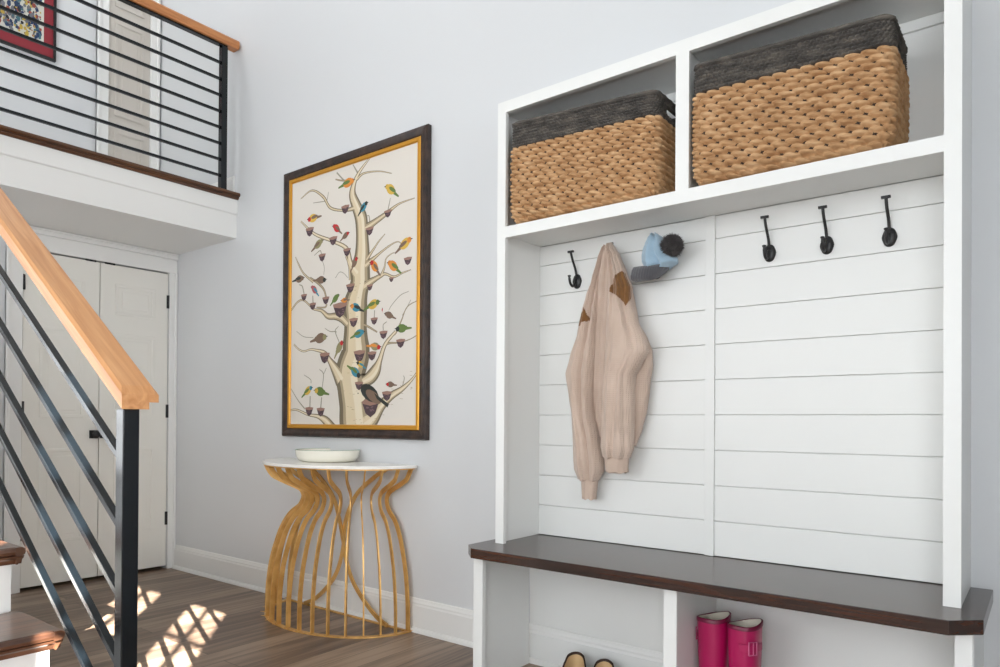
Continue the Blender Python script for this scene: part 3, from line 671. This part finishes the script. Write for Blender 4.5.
# ================================================================ slippers
BRN = mat('brown_leather', srgb(52, 32, 22), .5, noise_s=30, noise_a=.2)
TAN = mat('tan_insole', srgb(206, 176, 132), .75, noise_s=20, noise_a=.06)
def shoe(cx, cy, rz, label, mir=1):
    e = empty('loafer', (cx, cy, 0)); T(e, label, 'shoe', 'brown loafers under the bench')
    c, s_ = math.cos(rz), math.sin(rz); W = lambda x, y, z: (cx+c*x-s_*y, cy+s_*x+c*y, z)
    def out(t, k=1.0):    # sole outline, heel at y=0, toe at y=-.27
        a = 2*PI*t; y = -.135+.135*math.cos(a); wv = .054+.001*math.sin(PI*(-y/.27)**.8)
        return math.sin(a)*wv*k*(1 if abs(math.sin(a)) > 0 else 1)*1.02, y
    n = 64; N_ = range(n)
    def ring(z, k, off=0): return [W(out(i/n, k)[0], (out(i/n)[1]+.135)*k-.135, z+off*0) for i in N_]
    MB().rings([ring(0, .98), ring(.012, 1.0), ring(.016, .98)]).build('sole', SOLE if False else BRN, e)
    # upper: wall rises high at the heel (collar), dips at the sides, vamp covers the toe
    def zt(y):
        t = -y/.27
        return interp([(0, .116), (.10, .112), (.22, .086), (.32, .066), (.42, .058), (.52, .070), (.60, .064), (1.0, .030)], t)[0]
    R = []
    for j in range(8):
        f = j/7; r = []
        for i in N_:
            x, y = out(i/n); h = zt(y); z = .016+(h-.016)*f; k = 1-.06*f*f
            if -y > .13: k = 1-.55*f**2*min(1, (-y-.13)/.03)
            r.append(W(x*k, (y+.135)*(1-.02*f)-.135, z))
        R.append(r)
    Rin = [[(Vector(p)+(Vector(W(0, -.135, p[2]))-Vector(p)).normalized()*.004) for p in q] for q in R[::-1]]
    MB().rings(R+Rin, cap=False).build('upper', BRN, e, smooth=True)
    # vamp
    V = []
    for j in range(9):
        y = -.135-.128*j/8; h = zt(y)+.004; hw = .0475*math.sqrt(max(.02, 1-((-y-.16)/.112)**2)) if -y > .16 else .047
        V.append([W(hw*math.cos(a)*.93, y, .022+(h-.016)*math.sin(a)) for a in [PI*k/14 for k in range(15)]])
    MB().rings(V, closed=False, cap=False).build('vamp', BRN, e, smooth=True)
    MB().rings([ring(.018, .9), ring(.024, .88)]).build('insole', TAN, e, label='tan insole')
    # padded tan heel lining
    L_ = []
    for f in (0, .3, .6, .85, .96):
        r = []
        for i in range(25):
            t = -.24+.48*i/24; x, y = out(t % 1); h = zt(y)-.006; k = 1-.06*f*f
            p = Vector(W(x*k*.885, (y+.135)*(1-.02*f)*.960-.135, .022+(h-.022)*f)); r.append(p)
        L_.append(r)
    MB().rings(L_, closed=False, cap=False).build('heel_lining', TAN, e, smooth=True, label='tan heel lining')
    return e
shoe(-1.458, -.078, .42, 'dark brown loafer with tan lining, nearer the left bench support')
shoe(-1.330, -.080, .42, 'dark brown loafer with tan lining, nearer the rain boots')

# ================================================================ framed tree painting
pt = empty('framed_painting', (-2.9, -.002, .94)); T(pt, 'tall framed painting of a bare tree full of colourful birds, hung above the console table', 'painting')
FX0, FX1, FZ0, FZ1 = -3.486, -2.338, .930, 2.450
FRM = mat('mottled_dark_frame', srgb(38, 28, 27), .38, noise_s=22, noise_a=.5, c2=srgb(66, 48, 40), bump=.15, bump_s=40)
GLD = mat('gold_fillet', srgb(206, 148, 50), .35, metal=.5)
def frame(prof, name, mt, x0, x1, z0, z1):      # prof: (inset, y)
    R = []
    for sx, sz, X, Z in ((1, 1, x0, z0), (-1, 1, x1, z0), (-1, -1, x1, z1), (1, -1, x0, z1)):
        R.append([(X+sx*i, y, Z+sz*i) for i, y in prof])
    R.append(R[0])
    return MB().rings(R, cap=False).build(name, mt, pt)
frame([(0, -.002), (0, -.024), (.006, -.034), (.020, -.036), (.034, -.030), (.044, -.029), (.047, -.024), (.047, -.002)], 'frame', FRM, FX0, FX1, FZ0, FZ1)
frame([(.0472, -.002), (.0472, -.026), (.053, -.030), (.066, -.030), (.071, -.024), (.071, -.002)], 'gold_fillet', GLD, FX0, FX1, FZ0, FZ1)
BR= [[-2841,973,248.0,-2855,1033,243.9,-2866,1111,224.9,-2887,1202,216.5,-2898,1281,222.8,-2859,1371,206.3,-2860,1436,186.9,-2861,1501,167.4,-2861,1566,167.6,-2862,1631,178.5,-2843,1694,147.9,-2824,1751,141.4],[-2824,1746,140.7,-2825,1817,137.7,-2812,1893,107.9,-2813,1984,87.8,-2822,2076,85.9,-2858,2147,64.8,-2892,2219,50.0,-2875,2281,28.6,-2831,2331,17.6,-2742,2391,5.6],[-2854,2144,31.7,-2958,2146,13.4,-3072,2180,14.6,-3136,2253,14.6,-3235,2307,8.6,-3336,2280,3.9],[-2854,1795,77.6,-2904,1854,40.9,-2935,1937,23.6,-3048,1994,18.0,-3210,2060,15.1,-3334,2151,6.9],[-2789,2019,50.1,-2723,2040,33.1,-2631,2070,22.8,-2542,2102,9.1,-2430,2111,2.8],[-2860,2291,17.9,-2802,2311,9.1,-2688,2297,5.1,-2593,2266,2.4],[-2850,2322,8.6,-2890,2376,3.5],[-2909,2295,10.6,-2980,2310,6.5,-3032,2327,5.2],[-2960,2305,6.4,-3022,2362,6.5],[-2778,1856,22.2,-2721,1906,11.0,-2685,1938,7.1,-2639,1969,2.6],[-2787,1825,42.8,-2702,1865,15.0,-2611,1902,7.8,-2549,1915,3.9,-2514,1897,1.9],[-2823,1704,54.0,-2766,1730,45.3,-2718,1746,29.7,-2664,1761,20.2,-2633,1765,13.1,-2572,1743,10.7,-2512,1755,7.1,-2452,1763,2.9],[-2664,1761,18.8,-2641,1801,9.4,-2630,1842,6.1,-2588,1862,3.3,-2565,1862,1.7],[-2921,1534,41.3,-2972,1572,47.2,-3025,1585,36.6,-3087,1591,29.8,-3141,1625,19.1,-3187,1635,10.7,-3220,1646,11.1,-3301,1699,8.8,-3359,1695,9.7,-3418,1653,9.1],[-3097,1658,10.2,-3114,1642,7.7,-3188,1648,5.9],[-3097,1675,10.4,-3125,1741,11.4,-3189,1789,11.2,-3246,1819,10.7],[-3217,1792,12.9,-3303,1850,9.5,-3352,1910,7.9,-3382,1956,2.7],[-2801,1224,48.1,-2741,1246,71.4,-2700,1281,67.5,-2671,1332,34.5,-2631,1409,22.2,-2558,1468,14.6],[-2584,1451,11.6,-2554,1464,10.0,-2517,1519,5.8,-2477,1583,3.4,-2402,1609,1.2],[-2510,1544,3.6,-2481,1578,2.1,-2452,1616,1.1],[-2608,1579,1.5,-2585,1604,2.1,-2526,1645,2.0,-2467,1659,0.9],[-2854,1531,11.0,-2780,1516,10.2,-2692,1475,5.9],[-2823,986,148.4,-2727,1036,97.1,-2657,1100,56.9,-2588,1146,40.1,-2510,1180,26.0,-2445,1221,13.6,-2400,1264,7.9],[-2631,1409,11.7,-2591,1413,8.1,-2535,1411,4.9,-2458,1422,2.6,-2404,1441,1.8],[-2510,1184,3.3,-2494,1230,3.3,-2500,1246,1.6],[-2973,1242,95.9,-3016,1292,67.4,-3070,1349,33.8,-3114,1393,20.8,-3192,1412,12.9,-3238,1418,10.2,-3295,1411,8.6,-3342,1424,8.7,-3390,1456,7.7],[-3044,975,66.4,-3099,1020,49.2,-3165,1044,22.7,-3256,1055,13.6,-3362,1082,10.4,-3436,1077,7.4],[-3285,1087,6.0,-3350,1138,4.2,-3413,1202,2.2],[-3134,1191,3.3,-3122,1275,4.4,-3157,1304,1.9],[-3122,1275,3.2,-3097,1309,2.1],[-3230,1229,3.4,-3236,1251,2.9,-3294,1278,1.3],[-3015,1497,4.3,-3024,1503,3.4,-3068,1506,2.9,-3113,1527,1.3],[-2988,1438,3.3,-3024,1503,4.4,-2998,1529,1.7],[-3213,1482,1.7,-3299,1494,1.9,-3367,1529,1.1],[-3121,2225,3.1,-3223,2235,1.9],[-3103,2227,3.7,-3090,2270,1.4],[-2621,2079,4.7,-2609,2119,3.9,-2602,2144,1.6],[-2753,2043,6.4,-2762,2082,3.5,-2786,2081,1.2],[-3300,1737,6.5,-3317,1780,5.2,-3346,1793,1.9],[-3218,1675,6.6,-3221,1717,4.7],[-2715,1552,4.0,-2713,1589,4.0],[-2647,1482,3.9,-2647,1509,3.1,-2622,1522,2.7],[-3239,1094,6.9,-3237,1158,5.7],[-3144,1086,6.6,-3136,1149,5.5],[-2825,1389,6.2,-2828,1447,4.9],[-3145,1928,3.5,-3159,1959,3.4,-3210,1940,2.4],[-3140,1904,1.8,-3122,1861,1.8,-3126,1822,1.4],[-3027,1792,1.7,-2993,1819,1.4,-2958,1809,1.3,-2923,1780,1.4],[-2942,1900,9.7,-2916,1846,11.7,-2906,1767,15.2],[-2903,2191,7.5,-2861,2133,11.4,-2836,2112,12.9]]
BIRD= [[-2887,2294,-3007,2275,'OOG'],[-2630,2212,-2542,2139,'YYG'],[-3264,2151,-3148,2149,'YRB'],[-3044,2080,-2973,2022,'RRB'],[-2922,2022,-2990,1985,'BRB'],[-3142,2015,-3238,1965,'LLB'],[-2779,2156,-2848,2095,'TKK'],[-2459,1918,-2565,1859,'YOB'],[-2854,1878,-2903,1807,'BRB'],[-2739,1843,-2671,1760,'ORB'],[-2609,1823,-2519,1753,'OOG'],[-3308,1828,-3410,1818,'BBK'],[-3112,1794,-3217,1801,'BKB'],[-3228,1770,-3165,1708,'PPT'],[-3000,1699,-3070,1646,'GGG'],[-2973,1665,-2905,1661,'OOB'],[-2893,1631,-2793,1590,'TOK'],[-2684,1632,-2797,1597,'YGG'],[-2655,1580,-2655,1572,'RRR'],[-2631,1566,-2554,1531,'BBB'],[-2550,1482,-2444,1477,'GKG'],[-3105,1483,-3241,1461,'BLB'],[-2967,1445,-3031,1356,'LRL'],[-2798,1487,-2901,1458,'TTG'],[-2672,1398,-2773,1410,'LRO'],[-2842,1328,-2775,1292,'YKT'],[-2824,1257,-2924,1315,'TKG'],[-2617,1208,-2544,1199,'BRB'],[-3227,1208,-3315,1151,'YTG'],[-3190,1191,-3070,1163,'GYG']]
BIG= [-2823, 1157, -2631, 1114]
NEST= [[-2949,2153,58.6],[-3252,2082,64.5],[-3047,2000,60.5],[-2932,1921,54.4],[-3141,1922,54.1],[-2619,2071,49.0],[-2755,2005,54.9],[-2474,1812,49.8],[-3300,1719,48.1],[-3220,1661,51.2],[-3106,1682,53.4],[-2986,1621,101.9],[-2902,1727,61.4],[-2750,1712,40.3],[-2590,1733,31.2],[-2875,1543,60.9],[-2715,1536,47.0],[-2645,1461,52.8],[-2521,1410,55.6],[-2827,1364,78.3],[-2730,1359,59.7],[-2829,1208,56.2],[-2739,1096,118.5],[-2617,1151,62.6],[-3112,1369,74.8],[-3245,1076,62.5],[-3143,1072,60.6]]
CX0, CX1, CZ0, CZ1 = FX0+.0705, FX1-.0705, FZ0+.0705, FZ1-.0705
m = MB(); YC = -.0202
m.box(CX0, CX1, YC, -.004, CZ0, CZ1)
lay = [0]
def clipadd(poly):
    # clip to the canvas, then lay the paint on it
    for ax, lim, sg in ((0, CX0+.001, 1), (0, CX1-.001, -1), (1, CZ0+.001, 1), (1, CZ1-.001, -1)):
        out = []
        for i in range(len(poly)):
            a, b = poly[i-1], poly[i]; ia, ib = sg*(a[ax]-lim) >= 0, sg*(b[ax]-lim) >= 0
            if ia != ib:
                t = (lim-a[ax])/(b[ax]-a[ax]); out.append((a[0]+(b[0]-a[0])*t, a[1]+(b[1]-a[1])*t))
            if ib: out.append(b)
        poly = out
        if len(poly) < 3: return
    y = YC-.0001-lay[0]*1.2e-6; n = len(poly)
    ar = sum(poly[i-1][0]*poly[i][1]-poly[i][0]*poly[i-1][1] for i in range(n))
    if ar < 0: poly = poly[::-1]
    m.add([(x, y, z) for x, z in poly], [tuple(range(n))])
def stroke(P, k, gx=0, gw=1.0, dx=0):
    lay[0] += 1; m.mat(k); Q = spline([(p[0], p[1], p[2]) for p in P], 7); L_, R_ = [], []
    for i, p in enumerate(Q):
        d = Q[min(i+1, len(Q)-1)]-Q[max(i-1, 0)]; nrm = Vector((-d.y, d.x)).normalized(); w_ = p.z/2*gw
        L_.append((p.x+nrm.x*w_+dx*p.z, p.y+nrm.y*w_)); R_.append((p.x-nrm.x*w_+dx*p.z, p.y-nrm.y*w_))
    for i in range(len(Q)-1): clipadd([L_[i], L_[i+1], R_[i+1], R_[i]])
def blob(cx, cz, a, b, ang, k, n=14, cut=0):
    lay[0] += 1; m.mat(k); c, s_ = math.cos(ang), math.sin(ang); pl_ = []
    for i in range(n):
        t = 2*PI*i/n; x, z = a*math.cos(t), b*math.sin(t); pl_.append((cx+x*c-z*s_, cz+x*s_+z*c))
    clipadd(pl_)
B3 = []
for b in BR: B3.append([(b[i]/1000, b[i+1]/1000, b[i+2]/1000) for i in range(0, len(b), 3)])
B3.sort(key=lambda q: max(p[2] for p in q))
for q in B3:
    mw = max(p[2] for p in q); stroke([(x, z, w_+.002) for x, z, w_ in q], 1 if mw > .01 else 2, gw=1.06)
for q in B3:
    mw = max(p[2] for p in q)
    if mw > .009: stroke(q, 4, gw=.80)
for q in B3:
    mw = max(p[2] for p in q)
    if mw > .012: stroke(q, 3, gw=.56 if mw > .06 else .36, dx=-.03)
for q in B3:
    if max(p[2] for p in q) > .06: stroke(q, 5, gw=.22, dx=.12)
rnd = random.Random(11)
# bark marks
for q in B3[-2:]:
    for i in range(46):
        a = rnd.choice(q); blob(a[0]+rnd.uniform(-.3, .3)*a[2], a[1]+rnd.uniform(-.05, .05), rnd.uniform(.004, .012), .0012, rnd.uniform(-.2, .2), 4, 6)
for x, z, w_ in NEST:
    x, z, w_ = x/1000, z/1000, w_/1000; a = w_/2*1.12
    lay[0] += 1; m.mat(6); clipadd([(x-a, z+a*.35), (x-a*.55, z-a*.55), (x, z-a*.85), (x+a*.55, z-a*.55), (x+a, z+a*.35)])
    lay[0] += 1; m.mat(7); clipadd([(x-a*1.05, z+a*.5), (x-a*.9, z+a*.2), (x, z+a*.05), (x+a*.9, z+a*.2), (x+a*1.05, z+a*.5), (x, z+a*.62)])
    for i in range(6): blob(x+rnd.uniform(-.5, .5)*a, z-rnd.uniform(.0, .6)*a, a*.18, a*.06, rnd.uniform(-.5, .5), 8, 6)
CK = {'O': 9, 'Y': 10, 'R': 11, 'B': 12, 'G': 13, 'T': 14, 'K': 15, 'L': 16, 'P': 17}
def bird(hx, hz, tx, tz, code, s=1):
    hx, hz, tx, tz = [v/1000 for v in (hx, hz, tx, tz)]; L_ = max(.02, math.hypot(hx-tx, hz-tz)); a = math.atan2(hz-tz, hx-tx); dx, dz = math.cos(a), math.sin(a)
    P_ = lambda t, o=0: (tx+dx*t*L_-dz*o*L_, tz+dz*t*L_+dx*o*L_)
    lay[0] += 1; m.mat(CK[code[2]]); clipadd([P_(0, .03), P_(.5, .10), P_(.5, -.08), P_(.0, -.04)])
    blob(*P_(.66), L_*.31, L_*.205, a, CK[code[0]])
    up = 1 if dx < 0 else -1
    blob(*P_(.55, -.05*up), L_*.25, L_*.085, a+.1*up, CK[code[2]])
    blob(*P_(.93, .02*up), L_*.125, L_*.12, a, CK[code[1]])
    sg = 1 if dx > 0 else -1
    c = P_(.95); lay[0] += 1; m.mat(15); clipadd([(c[0]+sg*L_*.09, c[1]+.004), (c[0]+sg*L_*.2, c[1]), (c[0]+sg*L_*.09, c[1]-.004)])
    blob(c[0]+sg*L_*.03, c[1]+.003, .0022, .0022, 0, 15, 6)
for b in BIRD: bird(*b)
hx, hz, tx, tz = [v/1000 for v in BIG]
blob(hx+.01, hz-.005, .045, .032, .4, 5); blob((hx*.6+tx*.4), (hz*.6+tz*.4)+.025, .075, .040, -.45, 15); blob((hx*.45+tx*.55), (hz*.45+tz*.55)+.012, .065, .026, -.5, 12)
lay[0] += 1; m.mat(15); clipadd([(tx-.08, tz+.05), (tx-.06, tz+.02), (tx+.02, tz-.025), (tx+.03, tz-.008)])
blob(hx-.012, hz+.008, .004, .004, 0, 15, 8)
ART = [flat('canvas_cream', 216, 210, 201), flat('paint_umber', 112, 102, 82), flat('paint_twig', 150, 146, 130), flat('paint_bark', 212, 196, 164), flat('paint_bark_dark', 166, 150, 122), flat('paint_bark_light', 222, 210, 186),
       flat('paint_nest', 76, 58, 64), flat('paint_nest_rim', 150, 116, 102), flat('paint_nest_straw', 112, 88, 92), flat('paint_orange', 212, 136, 56), flat('paint_yellow', 206, 170, 72), flat('paint_red', 186, 40, 44),
       flat('paint_brown', 118, 96, 80), flat('paint_green', 96, 118, 60), flat('paint_teal', 58, 132, 152), flat('paint_black', 44, 48, 44), flat('paint_olive', 140, 134, 96), flat('paint_rose', 168, 88, 92)]
m.build('painted_canvas', ART, pt, fix=False)

# ================================================================ console table
tb_ = empty('console_table', (-2.95, -.17, 0)); T(tb_, 'half-round console table with white marble top on curved gold ribs', 'table')
XC, TA, TBd = -2.915, .490, .385
PR = [(.006, 1.0), (.019, 1.0), (.153, .992), (.296, .951), (.413, .882), (.470, .835), (.512, .787), (.545, .735), (.576, .655), (.600, .622), (.624, .606), (.642, .616), (.661, .655), (.691, .800), (.712, .893), (.729, .954), (.760, 1.0), (.787, 1.03)]
pr = spline([(a, b, 0) for a, b in PR], 4)
def el(a, k): return (XC+TA*k*math.cos(a)+max(0, 1-k)*.085, -.028-TBd*k*math.sin(a)*.93)
nrib = 16
for i in range(nrib):
    a = math.radians([2, 13.7, 25.5, 37.2, 49, 60.7, 71.5, 81.5, 91.5, 102, 113, 124, 135, 147, 161, 178][i]); R = []
    ca, sa = math.cos(a), math.sin(a); nx, ny = ca*TBd, -sa*TA; l = math.hypot(nx, ny); nx /= l; ny /= l; tx_, ty_ = -ny, nx
    for q, p in enumerate(pr):
        x, y = el(a, p.y); A0 = pr[max(q-1, 0)]; A1 = pr[min(q+1, len(pr)-1)]
        dr = (A1.y-A0.y)*math.hypot(TA*ca, TBd*sa); dz = A1.x-A0.x; ll = math.hypot(dr, dz) or 1; dr /= ll; dz /= ll
        # profile normal in the radial plane
        w_ = .024; t_ = .0035
        ring = []
        for so_, st2 in ((0, -t_), (0, t_), (-w_, t_), (-w_, -t_)):
            ring.append((x+nx*so_*dz+tx_*st2, min(-.018, y+ny*so_*dz+ty_*st2), p.x-so_*dr*1.0 if 0 < q < len(pr)-1 else p.x))
        R.append(ring)
    MB().rings(R).build('curved_rib', GOLD, tb_)
# base ring, top ring
def band(k0, z0, z1, wd_, name):
    R = []
    for i in range(61):
        a = PI*i/60; x, y = el(a, k0); x2, y2 = XC+(TA*k0-wd_)*math.cos(a), -.028-(TBd*k0-wd_)*math.sin(a)*.93
        R.append([(x, y, z0), (x, y, z1), (x2, y2, z1), (x2, y2, z0)])
    MB().rings(R).build(name, GOLD, tb_)
band(1.006, .0, .0058, .026, 'base_ring'); band(1.03, .7875, .7925, .026, 'top_ring')
MB().box(XC-.492, XC+.492, -.046, -.031, 0, .006).build('base_rail', GOLD, tb_)
for pts in ([(-2.583, .787), (-2.681, .737), (-2.804, .653), (-2.868, .57), (-2.903, .495), (-2.913, .442), (-2.922, .35), (-2.962, .235), (-3.03, .145), (-3.145, .052), (-3.245, .007)],
            [(-3.245, .787), (-3.153, .745), (-3.058, .679), (-2.985, .605), (-2.938, .496), (-2.907, .39), (-2.885, .304), (-2.832, .195), (-2.746, .108), (-2.644, .037), (-2.568, .007)]):
    y0 = -.040 if pts[0][0] > -3 else -.052
    Q = spline([(x, y0, z) for x, z in pts], 6); R = []
    for i, p in enumerate(Q):
        d = (Q[min(i+1, len(Q)-1)]-Q[max(i-1, 0)]).normalized(); nn = Vector((-d.z, 0, d.x))
        R.append([p+nn*.010*a+Vector((0, b*.005, 0)) for a, b in ((-1, -1), (1, -1), (1, 1), (-1, 1))])
    MB().rings(R).build('crossing_scroll', GOLD, tb_)
pl_ = [(XC+.512*math.cos(PI*i/72), -.0175-.388*math.sin(PI*i/72)) for i in range(73)]
MB().prism(pl_, lambda p, q, t: (p, q, t), .793, .808).build('marble_top', MARBLE, tb_, bevel=.003)
MB().box(XC+.12, XC+.15, -.30, -.27, .7895, .7928).build('bolt_plate', BLACK, tb_)

# dish on the table
dsh = empty('shallow_bowl', (-2.968, -.110, .8085)); T(dsh, 'wide shallow cream bowl with green leaf decoration on the marble table top', 'bowl')
def rp(prof, n=64, ex=1.0, wob=0):
    return [[(-2.968+r*ex*math.cos(2*PI*i/n), -.110+r*.86*math.sin(2*PI*i/n), z+wob*math.cos(4*PI*i/n)*(z-.8085)/.05) for i in range(n)] for r, z in prof]
MB().rings(rp([(.001, .8085), (.140, .8085), (.163, .816), (.175, .834), (.180, .862), (.179, .870), (.174, .870), (.169, .858), (.150, .828), (.13, .818), (.001, .816)]), cap=False).build('bowl_body', GLAZE, dsh, smooth=True)
m = MB(); rnd = random.Random(4)
for i in range(34):
    a = 2*PI*i/34+rnd.uniform(-.05, .05); 
    pts = []
    for (t, f) in ((-.05, .2), (0, 0), (.06, .25), (.03, .8), (-.02, 1.0), (-.06, .6)):
        r = .1760-.009*f; z = .8660-.018*f; aa = a+t; pts.append((-2.968+(r-.0015)*math.cos(aa), -.110+(r-.0015)*.86*math.sin(aa), z+.0006))
    m.add(pts, [tuple(range(6))])
T(m.build('leaf_decoration', LEAF, dsh, fix=False), kind='stuff')
MB().rings(rp([(.1795, .8695), (.1795, .8712), (.174, .8712), (.174, .8695)]), cap=False).build('green_rim', LEAF, dsh, smooth=True)
